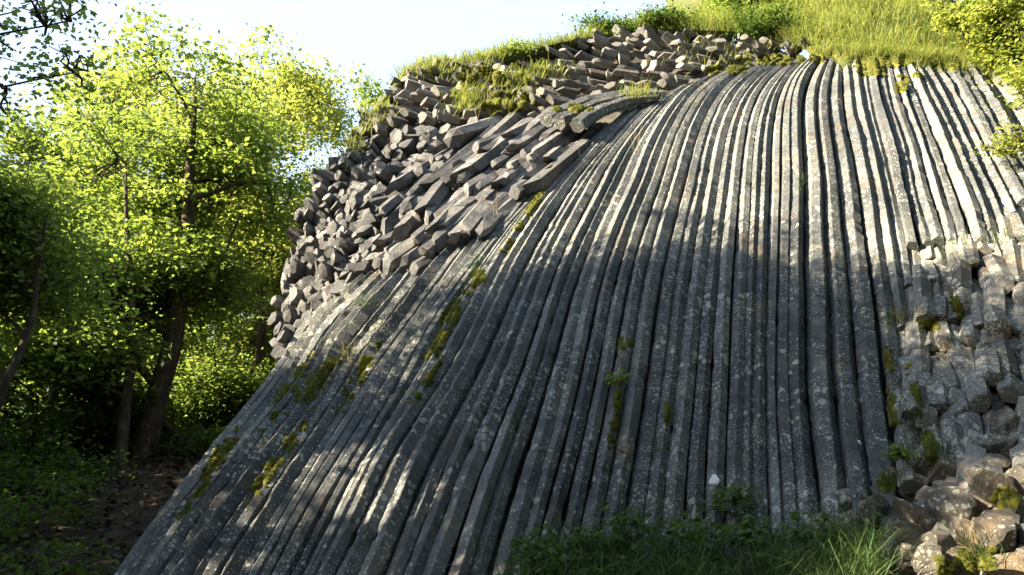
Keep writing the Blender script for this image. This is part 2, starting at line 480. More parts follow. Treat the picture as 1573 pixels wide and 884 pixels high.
def column_mesh(path_w, nrm, r, seed, prot, phi, steps=True, cap=True, sides=6):
    rg = np.random.RandomState(seed)
    n = len(path_w)
    tan = unit(np.gradient(path_w, axis=0))
    nrm = unit(nrm - tan * np.sum(nrm * tan, -1, keepdims=True))
    bi = np.cross(tan, nrm)
    ang, rad = [], []
    for k in range(sides):
        a = 2 * math.pi * (k + rg.uniform(-.10, .10)) / sides
        rr = 1 + rg.uniform(-.10, .10)
        for d_, f in ((-0.055, 0.99), (0.055, 0.99)):
            ang.append(a + d_); rad.append(rr * f)
    ang = np.array(ang) + phi; rad = np.array(rad)
    m = len(ang)
    s = np.linspace(0, 1, n)
    off = np.full(n, prot)
    if steps:
        for _ in range(rg.randint(1, 5)):
            p0 = rg.uniform(0.08, 0.95)
            off += (s > p0) * rg.uniform(-0.16, 0.16)
        p = np.c_[s * 14 + seed * 3.1, np.zeros(n), np.zeros(n)]
        off += 0.14 * vn(p, 1.0, seed % 7) + 0.05 * vn(p, 6.0, 3)
    off = np.clip(off, -0.85, 0.75) - 1.0 * np.exp(-s * 30) * (1 if steps else 0)
    tw = 0.12 * np.sin(s * rg.uniform(2, 5) + rg.uniform(0, 6))
    A = ang[None] + tw[:, None]
    lat = 0.04 * vn(np.c_[s * 45 + seed, np.zeros(n), np.ones(n)], 1.0, 2) + 0.08 * vn(np.c_[s * 9 + seed, np.zeros(n), np.ones(n)], 1.0, 4)
    ctr = path_w + nrm * ((off - 0.35) * r)[:, None] + bi * (lat * r)[:, None]
    R = r[:, None] * rad[None]
    if steps:                       # cross joints: narrow grooves, with the column shifted a little beyond each
        for _ in range(rg.randint(2, 7)):
            k_ = rg.randint(6, n - 4)
            R[k_] *= rg.uniform(0.92, 0.98)
            ctr[k_ + 1:] += (nrm[k_ + 1:] * rg.uniform(-.08, .08) + bi[k_ + 1:] * rg.uniform(-.05, .05)) * r[k_ + 1:, None]
    V = ctr[:, None] + (np.cos(A) * R * (1.6 if steps else 1.0))[..., None] * nrm[:, None] + (np.sin(A) * R)[..., None] * bi[:, None]
    flat = V.reshape(-1, 3)
    out_ = unit(flat - np.repeat(ctr, m, 0))
    disp = 0.04 * vn(flat, 5.0, seed % 5) + 0.045 * vn(flat, 14.0, 1) + 0.045 * vn(flat, 40.0, 2)
    # small pits and chipped arrises
    chip = np.clip(vn(flat, 9.0, 6) - 0.52, 0, 1) * -0.6
    flat = flat + out_ * (disp + chip)[:, None] * np.repeat(r, m)[:, None]
    i = np.arange(n - 1)[:, None] * m; j = np.arange(m)[None]
    a = (i + j).ravel(); b = (i + (j + 1) % m).ravel()
    q = np.stack([a, b, b + m, a + m], -1)
    faces = [tuple(x) for x in q.tolist()]
    if cap:
        faces.append(tuple(range(m))[::-1]); faces.append(tuple((n - 1) * m + k for k in range(m)))
    return flat, faces

def sharp_edges(me, deg=17):
    me.polygons.foreach_set("use_smooth", np.ones(len(me.polygons), bool))
    try:
        me.set_sharp_from_angle(angle=math.radians(deg))
    except Exception:
        pass

def add_column(name, uv, r, seed, prot, phi, mat, **kw):
    u, v = uv[:, 0], uv[:, 1]
    V, f = column_mesh(P(u, v), N(u, v), r, seed, prot, phi, **kw)
    me = mesh_np(name, V, faces=f)
    sharp_edges(me)
    o = cliff_part(name, me, mat)
    to_bvh(V, f)
    return o

# where the long columns give way to the stepped, broken ground on the right
def break_v(u):
    return np.interp(u, [1340, 1385, 1400, 1440, 1500, 1573, 1700], [2000, 500, 372, 362, 372, 300, 100])

W = [P(l[:, 0], l[:, 1]) for l in lanes]
segs = []
for i, ln in enumerate(lanes):
    if i == 0: sp = np.linalg.norm(W[1] - W[0], axis=1)
    elif i == len(lanes) - 1: sp = np.linalg.norm(W[i] - W[i - 1], axis=1)
    else: sp = 0.5 * (np.linalg.norm(W[i + 1] - W[i], axis=1) + np.linalg.norm(W[i] - W[i - 1], axis=1))
    tan = unit(np.gradient(W[i], axis=0))
    nb = W[i + 1] if i < len(lanes) - 1 else W[i - 1]
    dv = nb - W[i]
    perp = np.linalg.norm(dv - tan * np.sum(dv * tan, -1, keepdims=True), axis=1)
    if 0 < i < len(lanes) - 1:
        dv2 = W[i - 1] - W[i]
        perp = 0.5 * (perp + np.linalg.norm(dv2 - tan * np.sum(dv2 * tan, -1, keepdims=True), axis=1))
    k = np.ones(15) / 15
    perp = np.convolve(np.pad(perp, 7, mode='edge'), k, 'valid')
    r = np.clip(perp * 0.545, 0.035, 0.165)
    prot = random.choice([-0.28, -0.1, 0.1, 0.2, 0.3])
    if lane_s[i] < 2.2: prot = random.choice([-0.12, 0.0, 0.08, 0.12])
    phi = random.choice([0, 0, 0.12, -0.12, 0.2, math.pi / 6]) + random.uniform(-.1, .1)
    ok = ln[:, 1] < break_v(ln[:, 0])
    idx = np.where(ok)[0]
    if len(idx) > 8:
        e = min(idx[-1] + 5, len(ln))
        st = random.randint(0, 4)
        add_column("column", ln[st:e], r[st:e], 100 + i, prot, phi, M_COL)
        e -= 5
    else:
        e = 0
    if e < len(ln) - 4:
        segs.append((i, ln[e:], r[e:]))

# three columns that end in the air under the crest, and a few that bend in beside them
for j, pts in enumerate([[(1010, 150), (960, 158), (900, 178), (862, 200), (842, 214)], [(1015, 153), (965, 164), (912, 186), (880, 208), (862, 218)],
                         [(1010, 160), (965, 172), (925, 194), (900, 215), (890, 224)]]):
    g = np.array(pts, float)
    d = np.r_[0, np.cumsum(np.hypot(*np.diff(g, axis=0).T))]; d /= d[-1]
    tt = np.linspace(0, 1, 40)
    uv = np.stack([np.interp(tt, d, g[:, 0]), np.interp(tt, d, g[:, 1])], -1)
    r = np.linspace(0.06, 0.115, 40)
    u, v = uv.T
    pw = P(u, v) + N(u, v) * (0.10 + 0.22 * tt)[:, None]
    V, f = column_mesh(pw, N(u, v), r, 300 + j, 0.1, 0.2 * j, steps=False)
    me = mesh_np("column", V, faces=f); sharp_edges(me)
    cliff_part("column", me, M_COL); to_bvh(V, f)

# ------------------------------------------------------------------ broken prisms: shared meshes, one object each
def prism_variants(prefix, count, chamfer=0.10, wob=0.14, seed=0, tilt=0.34):
    out = []
    for s in range(count):
        rg = random.Random(seed * 100 + s)
        n = rg.choice([5, 6, 6, 6, 7])
        base = [(2 * math.pi * (k + rg.uniform(-.16, .16)) / n, 1 + rg.uniform(-wob, wob)) for k in range(n)]
        tilt0 = (rg.uniform(-.35, .35), rg.uniform(-.35, .35)); tilt1 = (rg.uniform(-.3, .3), rg.uniform(-.3, .3))
        rings = []
        ext = [(0.0, 0.86, tilt0), (0.04, 1.0, tilt0), (0.5, 1.0 + rg.uniform(-.06, .06), None), (0.96, 1.0, tilt1), (1.0, 1 - chamfer, tilt1)]
        for z, sc, tl in ext:
            ring = []
            for a, rr in base:
                q = rr * sc * (1 + rg.uniform(-.03, .03))
                x, y = math.cos(a) * q, math.sin(a) * q
                zz = z + ((tl[0] * x + tl[1] * y) * tilt if tl else 0)
                ring.append((x, y, zz))
            rings.append(ring)
        V = [p for r_ in rings for p in r_]
        fs = []
        for i in range(len(rings) - 1):
            for k in range(n):
                fs.append((i * n + k, i * n + (k + 1) % n, (i + 1) * n + (k + 1) % n, (i + 1) * n + k))
        # low crowned caps
        c0 = len(V); V.append((rg.uniform(-.2, .2), rg.uniform(-.2, .2), -0.02)); 
        c1 = len(V); V.append((rg.uniform(-.3, .3), rg.uniform(-.3, .3), 1.02 + rg.uniform(-.02, .05)))
        top = (len(rings) - 1) * n
        for k in range(n):
            fs.append((c0, (k + 1) % n, k)); fs.append((c1, top + k, top + (k + 1) % n))
        out.append(mesh_np(prefix, V, faces=fs))
    return out

VB = prism_variants("block", 16, 0.06, 0.26, 1, 0.75)
VS = prism_variants("broken_column", 14, 0.05, 0.12, 2)
VE = prism_variants("column_end", 12, 0.04, 0.2, 3, 0.5)
VG = prism_variants("column_segment", 14, 0.12, 0.14, 4)
VT = prism_variants("stone", 14, 0.25, 0.26, 5)
for mm, vv in ((M_BLOCK, VB), (M_STUB, VS), (M_STUB, VE), (M_FLANK, VG), (M_STONE, VT)):
    for me in vv: me.materials.append(mm)

def place(name, variants, base, axis, length, r, r2=None, roll=None):
    axis = unit(np.array(axis, float))
    me = random.choice(variants)
    q = Vector(axis).to_track_quat('Z', 'Y').to_matrix().to_4x4()
    roll = random.uniform(0, 6.28) if roll is None else roll
    Mx = Matrix.Translation(Vector(base)) @ q @ Matrix.Rotation(roll, 4, 'Z') @ Matrix.Diagonal((r, r2 or r, length, 1))
    o = cliff_part(name, me, None)
    o.matrix_basis = Mx
    for f in me.polygons: pass
    to_bvh([Mx @ v.co for v in me.vertices], [tuple(p.vertices) for p in me.polygons])
    return o

def inside(u, v, poly):
    c = False
    j = len(poly) - 1
    for i in range(len(poly)):
        if (poly[i][1] > v) != (poly[j][1] > v) and u < (poly[j][0] - poly[i][0]) * (v - poly[i][1]) / (poly[j][1] - poly[i][1]) + poly[i][0]:
            c = not c
        j = i
    return c

def jgrid(poly, du, dv, jit=0.35):
    us = [p[0] for p in poly]; vs_ = [p[1] for p in poly]
    out = []
    v = min(vs_); row = 0
    while v < max(vs_):
        u = min(us) + (row % 2) * du / 2
        while u < max(us):
            a, b = u + random.uniform(-jit, jit) * du, v + random.uniform(-jit, jit) * dv
            if inside(a, b, poly): out.append((a, b))
            u += du
        v += dv; row += 1
    return out

R_TOP1 = [(855, 78), (900, 58), (1000, 48), (1130, 54), (1245, 74), (1240, 86), (1180, 92), (1110, 108), (1050, 128), (1000, 150), (930, 160), (880, 152), (820, 132), (812, 110)]
for (u, v) in jgrid(R_TOP1, 20, 9.5):
    p = P(u, v); n = N(u, v)
    if u < 1130 and v > 88: ax = (-0.92 + random.uniform(-.08, .08), -0.36 + random.uniform(-.16, .12), random.uniform(-.12, .10))
    elif u > 1130: ax = (-0.65 + random.uniform(-.3, .3), -0.6, 0.12 + random.uniform(-.3, .3))
    else: ax = (-0.80 + random.uniform(-.2, .2), -0.40, 0.22 + random.uniform(-.25, .25))
    r = random.uniform(0.045, 0.088) * (.75 if u > 1130 else 1); ln_ = random.uniform(0.18, 0.40) * (.7 if u > 1130 else 1)
    if random.random() < 0.12: r *= 1.3; ln_ *= 1.2
    place("block", VB, p - unit(np.array(ax)) * ln_ * 0.5 + n * random.uniform(-.10, .12), ax, ln_, r, r * random.uniform(.75, 1.2))

R_TOP2 = [(560, 195), (590, 150), (620, 118), (665, 104), (745, 98), (800, 108), (812, 132), (870, 152), (850, 172), (800, 185), (740, 182), (690, 186), (640, 195), (590, 215), (545, 232)]
for (u, v) in jgrid(R_TOP2, 18, 11):
    p = P(u, v); n = N(u, v)
    ax = (-0.78 + random.uniform(-.2, .2), -0.48 + random.uniform(-.2, .2), 0.08 + random.uniform(-.25, .2))
    r = random.uniform(0.05, 0.10); ln_ = random.uniform(0.18, 0.36)
    place("block", VB, p - unit(np.array(ax)) * ln_ * 0.6 + n * random.uniform(-.05, .10), ax, ln_, r, r * random.uniform(.85, 1.2))

# traced stubs of the overhang: (tail u, tail v, tip u, tip v, width) in a crop of the photograph
ST = [(1100, 140, 935, 195, 95), (1160, 195, 1040, 238, 50), (1200, 205, 1085, 275, 62), (1335, 125, 1200, 190, 52), (1335, 180, 1220, 245, 52), (1065, 275, 955, 325, 50),
      (1205, 285, 1130, 330, 55), (1345, 222, 1270, 275, 50), (1260, 305, 1205, 340, 46), (1125, 375, 995, 450, 64), (1180, 350, 1060, 440, 55), (1245, 375, 1140, 425, 50),
      (1350, 385, 1225, 465, 66), (1120, 480, 985, 640, 82), (1215, 490, 1075, 640, 58), (975, 500, 855, 640, 78), (965, 320, 800, 545, 74), (900, 300, 740, 470, 60),
      (875, 290, 650, 430, 58), (770, 560, 675, 655, 76), (840, 610, 745, 695, 62), (700, 465, 590, 560, 62), (650, 485, 548, 510, 46), (650, 440, 540, 480, 42), (895, 680, 795, 755, 72),
      (805, 725, 712, 795, 60), (1450, 250, 1385, 305, 56), (1390, 255, 1300, 300, 50), (1080, 330, 980, 390, 50), (730, 690, 630, 760, 52), (700, 640, 590, 700, 50), (840, 420, 700, 540, 64),
      (1290, 330, 1190, 385, 48), (920, 420, 800, 580, 60), (860, 760, 740, 830, 56), (640, 740, 560, 800, 46), (1040, 560, 940, 680, 52), (1430, 330, 1340, 400, 50), (1480, 290, 1400, 350, 44)]
for (a, b, c, d, wd) in ST:
    a, c = 400 + a / 3.146, 400 + c / 3.146
    b, d = 150 + b / 3.146, 150 + d / 3.146
    dt = float(depth(a, b))
    tip_y = min(float(depth(c, d)) - 0.30, dt - 0.25)
    p1 = at(c, d, tip_y); p0 = at(a, b, dt + 0.12)
    ax = p1 - p0
    Ln = np.linalg.norm(ax)
    p0 = p0 - ax / Ln * 0.3
    place("broken_column", VS, p0, ax, Ln + 0.3, wd / 3.146 / F * dt * 0.56)
# more stubs behind and between them
R_OV = [(660, 300), (690, 235), (760, 195), (850, 205), (900, 222), (880, 240), (830, 290), (790, 320), (720, 375), (660, 402), (600, 405), (575, 365), (610, 325)]
R_CAVE = [(595, 215), (640, 195), (700, 188), (760, 192), (690, 238), (660, 300), (610, 325), (575, 365), (570, 350), (590, 300), (562, 262)]
for (u, v) in jgrid(R_OV, 27, 20, 0.25):
    lf = random.uniform(25, 55); k = random.uniform(.62, .95)
    u1, v1, u0, v0 = u - lf, v + lf * k, u + 45, v - 45 * k
    p1 = at(u1, v1, float(depth(u1, v1)) - random.uniform(-.08, .26))
    p0 = at(u0, v0, float(depth(u0, v0)) + 0.12)
    r = random.uniform(0.075, 0.135)
    if random.random() < .35: p1 = p0 + (p1 - p0) * random.uniform(.55, .8)
    place("broken_column", VS, p0, p1 - p0, np.linalg.norm(p1 - p0), r, r * random.uniform(.85, 1.2))
# left flank: short prism ends, most of them flush, some proud
R_FL = [(432, 560), (428, 500), (450, 410), (468, 335), (525, 245), (560, 205), (595, 215), (562, 262), (592, 300), (572, 350), (602, 402), (548, 424), (500, 478), (450, 540)]
for (u, v) in jgrid(R_FL, 13, 10.5) + jgrid(R_CAVE, 18, 14):
    p = P(u, v); n = N(u, v)
    ax = unit(n * 0.5 + np.array((-0.30, -0.55, -0.05)) + rs.normal(0, .08, 3))
    r = random.uniform(0.068, 0.10) * (1.35 if u > 600 else 1); ln_ = random.uniform(0.25, 0.5)
    edge = u < np.interp(v, [240, 335, 410, 560], [560, 495, 470, 445])
    pr = random.uniform(0.0, 0.15) if (edge or random.random() < .13) else random.uniform(-0.04, 0.03)
    place("column_end", VE, p - ax * (ln_ - pr - 0.05), ax, ln_, r, r * random.uniform(.8, 1.25))

# right flank: the same lanes broken into segments that step forward
nseg = 0
extra = []
for i, ln, r in segs:
    extra.append((i, ln, r))
for (a, ln, r) in extra:
    n = len(ln); k = 0
    while k < n - 3:
        m = random.randint(8, 20)
        e = min(k + m, n - 1)
        u0, v0 = ln[k]; u1, v1 = ln[e]
        if u0 < 2020 and v0 < (800 if u0 < 1640 else 950):
            off = random.uniform(-.02, .14)
            p0 = P(u0, v0) + N(u0, v0) * (off - .1); p1 = P(u1, v1) + N(u1, v1) * (off - .1 + random.uniform(-.06, .1))
            rr = max(float(r[k]), 0.07) * random.uniform(1.0, 1.3)
            p0 += rs.normal(0, .02, 3)
            place("column_segment", VG, p1, p0 - p1, np.linalg.norm(p1 - p0) * random.uniform(.92, 1.02), rr, rr * random.uniform(.85, 1.15))
            nseg += 1
        k = e

# ------------------------------------------------------------------ rubble at the foot on the right
R_BR = [(1262, 800), (1300, 765), (1350, 745), (1420, 715), (1500, 690), (1590, 660), (1600, 900), (1255, 900)]
def stone_axis():
    return np.array((random.uniform(-.5, .5), random.uniform(-.6, -.1), random.uniform(.3, 1)))
def rock_mesh(name, seed, sub=4, flat=0.22):
    """an angular boulder: a cut ball with planar faces and worn edges"""
    rg = np.random.RandomState(seed)
    bm = bmesh.new()
    bmesh.ops.create_icosphere(bm, subdivisions=sub, radius=1.0)
    V = np.array([v.co[:] for v in bm.verts])
    for _ in range(15):
        n = unit(rg.normal(size=3)); h = rg.uniform(0.46, 0.78)
        d = V @ n - h
        V -= np.clip(d, 0, None)[:, None] * n
    V += V * (0.02 * vn(V, 2.5, seed % 9) + 0.012 * vn(V, 8.0, 2))[:, None]
    for v, c_ in zip(bm.verts, V): v.co = c_
    me = D.meshes.new(name); bm.to_mesh(me); bm.free()
    sharp_edges(me, 16)
    me.materials.append(M_STONE)
    return me
for (u, v) in jgrid(R_BR, 40, 30):
    p = P(u, v); r = random.uniform(0.06, 0.11)
    ax = stone_axis()
    place("stone", VT, p - unit(ax) * 0.12 + np.array((0, -0.02, 0)), ax, random.uniform(.16, .28), r, r * random.uniform(.8, 1.3))

BOULDERS = [
 (1531, 752, 46, 38, "large tan boulder with a sunlit top left and mossy dark right side"),
 (1338, 787, 24, 27, "rounded upright boulder beside the grass, tallest at the left end of the rubble"),
 (1311, 845, 19, 38, "upright grey slab with a pale flat left face in the rubble"),
 (1415, 800, 40, 20, "long flat slab lying tilted across the middle of the rubble"),
 (1395, 822, 24, 24, "squat brown block with a dark pit below the tilted slab"),
 (1460, 790, 30, 32, "wide grey block with pale lichen right of the tilted slab"),
 (1530, 822, 32, 34, "brown block with one white lichen spot and a dark right side"),
 (1400, 862, 24, 22, "small sunlit stone at the bottom of the rubble below the pitted block"),
 (1437, 868, 24, 30, "pointed sunlit stone leaning beside the moss at the frame bottom"),
 (1568, 740, 22, 30, "yellowish boulder cut by the right edge of the photo, behind the largest one"),
 (1353, 848, 24, 26, "brown broken block between the upright slab and the pitted block"),
 (1550, 872, 34, 26, "bluish grey boulder in the lower right corner"),
 (1446, 838, 24, 20, "dark angular stone wedged under the wide grey block"),
]
boulders = []
for i, (u, v, ru, rv, lab) in enumerate(BOULDERS):
    y = float(depth(u, v)) - 0.20
    s = y / F
    me = rock_mesh("boulder", 40 + i)
    loc = at(u, v, y)
    o = obj("boulder", me, None, label=lab, category="boulder", group="loose boulders at the foot of the cliff")
    o.location = loc
    o.scale = (ru * s * 1.28, (ru + rv) * s * 0.66, rv * s * 1.28)
    o.rotation_euler = (random.uniform(-.3, .3), random.uniform(-.3, .3) + (0.5 if i == 3 else 0), random.uniform(-.5, .5))
    boulders.append(o)
    Mx = Matrix.LocRotScale(o.location, o.rotation_euler, o.scale)
    to_bvh([Mx @ v_.co for v_ in me.vertices], [tuple(p.vertices) for p in me.polygons])

bvh = BVHTree.FromPolygons(bvh_V, bvh_F)
def hit(u, v):
    d = ray(u, v); d = d / np.linalg.norm(d)
    loc, nor, _, dist = bvh.ray_cast(Vector(EYE), Vector(d))
    if loc is None: return None, None
    nor = np.array(nor)
    if nor @ d > 0: nor = -nor
    return np.array(loc), nor

# white lichen rosettes on the face
for (u, v, r) in [(1096, 738, 0.045), (1321, 681, 0.024), (960, 690, 0.05)]:
    loc, nor = hit(u, v)
    if loc is None: continue
    n_ = 22
    q = Vector(nor).to_track_quat('Z', 'Y').to_matrix()
    Vv = [Vector((0, 0, 0.008))]
    for ring, (f, h) in enumerate(((0.6, 0.008), (1.0, -0.004))):
        for k in range(n_):
            a = 2 * math.pi * k / n_
            rr = r * f * (1 + 0.14 * math.sin(3 * a + u) + random.uniform(-.07, .07))
            Vv.append(Vector((math.cos(a) * rr, math.sin(a) * rr, h)))
    fs = [(0, 1 + k, 1 + (k + 1) % n_) for k in range(n_)] + [(1 + k, 1 + n_ + k, 1 + n_ + (k + 1) % n_, 1 + (k + 1) % n_) for k in range(n_)]
    cliff_part("lichen_patch", mesh_np("lichen_patch", [Vector(loc) + q @ p for p in Vv], faces=fs), M_WHITE if r != 0.05 else M_STONE)

# ================================================================== GRASS, MOSS
def blades(pts, up, h, wd, bend, seed=0, segs_=2):
    """curved two-segment blades; pts (n,3), up (n,3)"""
    rg = np.random.RandomState(seed)
    n = len(pts)
    h = h * rg.uniform(0.45, 1.25, n); wd = wd * rg.uniform(0.6, 1.3, n)
    a = rg.uniform(0, 2 * math.pi, n)
    side = np.stack([np.cos(a), np.sin(a), rg.uniform(-.2, .2, n)], -1)
    b = rg.uniform(0, 2 * math.pi, n)
    bd = np.stack([np.cos(b), np.sin(b), np.zeros(n)], -1) * (bend * rg.uniform(0.2, 1.3, n))[:, None]
    up = unit(up + rg.normal(0, .16, (n, 3)))
    p0 = pts; p1 = pts + up * (h * .45)[:, None] + bd * (h * .15)[:, None]
    p2 = pts + up * (h * .8)[:, None] + bd * (h * .5)[:, None]
    p3 = pts + up * (h * .95)[:, None] + bd * (h * 1.0)[:, None] - np.array([0, 0, 1]) * (bend * h * .25)[:, None]
    w2 = side * (wd * .5)[:, None]
    V = np.stack([p0 - w2, p0 + w2, p1 - w2 * .85, p1 + w2 * .85, p2 - w2 * .55, p2 + w2 * .55, p3], 1).reshape(-1, 3)
    o = np.arange(n)[:, None] * 7
    q = np.concatenate([o + np.array([[0, 1, 3, 2]]), o + np.array([[2, 3, 5, 4]])])
    t = o + np.array([[4, 5, 6]])
    tint = np.repeat(rg.uniform(0, 1, n), 7)
    return V, q, t, tint

def merge(parts):
    Vs, qs, ts, ti, o = [], [], [], [], 0
    for V, q, t, n_ in parts:
        Vs.append(V); ti.append(n_)
        if q is not None and len(q): qs.append(np.asarray(q) + o)
        if t is not None and len(t): ts.append(np.asarray(t) + o)
        o += len(V)
    return np.concatenate(Vs), (np.concatenate(qs) if qs else None), (np.concatenate(ts) if ts else None), np.concatenate(ti)

def mesh_of(name, parts):
    V, q, t, ti = merge(parts)
    return mesh_np(name, V, quads=q, tris=t, tint=ti)

UP = np.array([0, 0, 1.0])
def crest_grass():
    parts = []
    def band(n, u0, u1, k0, k1, h, wd, bend, seed, pw=1.6):
        rg = np.random.RandomState(seed)
        u = rg.uniform(u0, u1, n * 2)
        k = k0 + (k1 - k0) * rg.uniform(0, 1, n * 2) ** pw
        c = vn(np.stack([u / 45, k * 1.2, u * 0], -1), 1.0, seed)
        keep = rg.uniform(-.9, .7, n * 2) < c
        u, k = u[keep][:n], k[keep][:n]
        p = hill_point(u, k)
        hh = h * (1 + 0.45 * c[keep][:n])
        parts.append(blades(p, np.tile(UP + np.array([-.12, -.15, 0]), (len(p), 1)), hh, wd, bend, seed))
    band(9000, 610, 900, -0.02, 1.6, 0.30, 0.012, 0.5, 21)
    band(9000, 860, 1260, 0.1, 2.2, 0.40, 0.014, 0.5, 22)
    band(16000, 1180, 1620, 0.0, 5.0, 0.36, 0.015, 0.55, 23, 1.3)
    band(9000, 1060, 1270, 0.6, 8.0, 0.40, 0.02, 0.55, 25, 1.0)
    band(14000, 1180, 1700, 3.0, 12.0, 0.42, 0.026, 0.55, 24, 1.0)
    obj("meadow_grass", mesh_of("meadow_grass", parts), M_GRASS, kind="stuff")
crest_grass()

def tufts(name, mat, spots, n_each, h, wd, bend, seed, **kw):
    rg = np.random.RandomState(seed)
    parts = []
    for (u, v, su, sv, f) in spots:
        n = int(n_each * f)
        pts, ups = [], []
        for _ in range(n):
            loc, nor = hit(u + rg.normal(0, su), v + rg.normal(0, sv))
            if loc is None: continue
            pts.append(loc - nor * 0.01); ups.append(nor * .6 + UP * .8)
        if len(pts): parts.append(blades(np.array(pts), unit(np.array(ups)), np.full(len(pts), h), wd, bend, seed + len(parts)))
    return obj(name, mesh_of(name, parts), mat, kind="stuff")

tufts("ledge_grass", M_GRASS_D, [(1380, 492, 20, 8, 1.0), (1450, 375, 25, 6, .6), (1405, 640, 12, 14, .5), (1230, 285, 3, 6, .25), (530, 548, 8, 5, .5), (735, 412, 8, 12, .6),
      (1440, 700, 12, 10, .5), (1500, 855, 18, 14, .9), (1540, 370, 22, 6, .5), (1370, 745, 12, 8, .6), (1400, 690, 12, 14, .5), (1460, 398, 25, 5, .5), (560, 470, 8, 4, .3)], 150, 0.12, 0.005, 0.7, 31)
tufts("rubble_grass", M_GRASS, [(740, 165, 30, 10, .8), (715, 155, 14, 10, 1.2), (790, 125, 26, 10, .9), (760, 140, 36, 12, .7), (570, 165, 16, 16, 1.2), (540, 215, 10, 14, .8), (650, 112, 25, 6, 1.2),
      (980, 148, 16, 4, .5), (700, 100, 30, 5, 1), (830, 115, 20, 8, 1), (1300, 80, 50, 6, 2.5), (1400, 88, 50, 6, 2.5), (1480, 100, 20, 8, 1.0), (1430, 95, 25, 6, 1.2), (1380, 88, 25, 6, 1), (1330, 82, 25, 4, .8), (1100, 88, 40, 14, .6)], 260, 0.20, 0.009, 0.6, 32)

def foot_grass():
    rg = np.random.RandomState(5)
    parts = []
    for n, h, wd, bend, sd in ((7000, 0.22, 0.006, 1.0, 41), (2600, 0.38, 0.0065, 1.0, 42)):
        u = rg.uniform(770, 1340, n * 2); v = rg.uniform(800, 960, n * 2)
        top = np.interp(u, [770, 860, 960, 1060, 1130, 1200, 1300, 1340], [905, 862, 842, 846, 862, 850, 828, 812])
        c = vn(np.stack([u / 30, v / 30, u * 0], -1), 1.0, 3)
        ok = (v > top + 18) & (rg.uniform(-1, .6, n * 2) < c)
        u, v, top = u[ok][:n], v[ok][:n], top[ok][:n]
        y = depth(u, v) - 0.06 - np.clip((v - top) / 170, 0, 1) * 0.45 - rg.uniform(0, .1, len(u))
        parts.append(blades(at(u, v, y), np.tile(UP + np.array([0.05, -.35, 0]), (len(u), 1)), np.full(len(u), h), wd, bend, sd))
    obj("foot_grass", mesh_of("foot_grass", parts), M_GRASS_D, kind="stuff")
    # the earth bank that carries it
    us = np.linspace(740, 1360, 60); ts = np.linspace(0, 1, 16)
    U, Tt = np.meshgrid(us, ts, indexing='ij')
    top = np.interp(U, [740, 860, 960, 1060, 1130, 1200, 1300, 1360], [925, 885, 868, 872, 885, 876, 856, 845])
    Vv = top + 10 + Tt * 190
    Y = depth(U, Vv) + 0.05 - Tt * 0.5
    p = at(U, Vv, Y).reshape(-1, 3)
    p += 0.03 * np.stack([vn(p, 9, 1), vn(p, 9, 2), vn(p, 9, 3)], -1)
    I = (np.arange(59)[:, None] * 16 + np.arange(15)[None]).ravel()
    obj("earth_bank", mesh_np("earth_bank", p, quads=np.stack([I, I + 1, I + 17, I + 16], -1), smooth=True), M_SOIL, kind="structure")
foot_grass()

def foot_weeds():
    rg = np.random.RandomState(51)
    cs, parts = [], []
    for _ in range(75):
        u = rg.uniform(800, 1320); top = np.interp(u, [800, 960, 1100, 1300], [850, 815, 822, 822])
        v = top + abs(rg.normal(10, 30))
        b = at(u, v, float(depth(u, v)) - rg.uniform(.1, .5))
        for _k in range(rg.randint(2, 6)):
            cs.append(b + np.array([rg.normal(0, .04), rg.normal(0, .04), rg.uniform(0, .12)]))
        foot = b - np.array([0, 0, .25])
        parts.append(tube(np.linspace(foot, b + np.array([0, 0, .08]), 5) + rg.normal(0, .008, (5, 3)), np.linspace(.004, .0015, 5), 4))
    parts.append(leaves(np.array(cs), 9, .05, .055, 52))
    obj("weeds", mesh_of("weeds", parts), M_LEAF_D, kind="stuff")

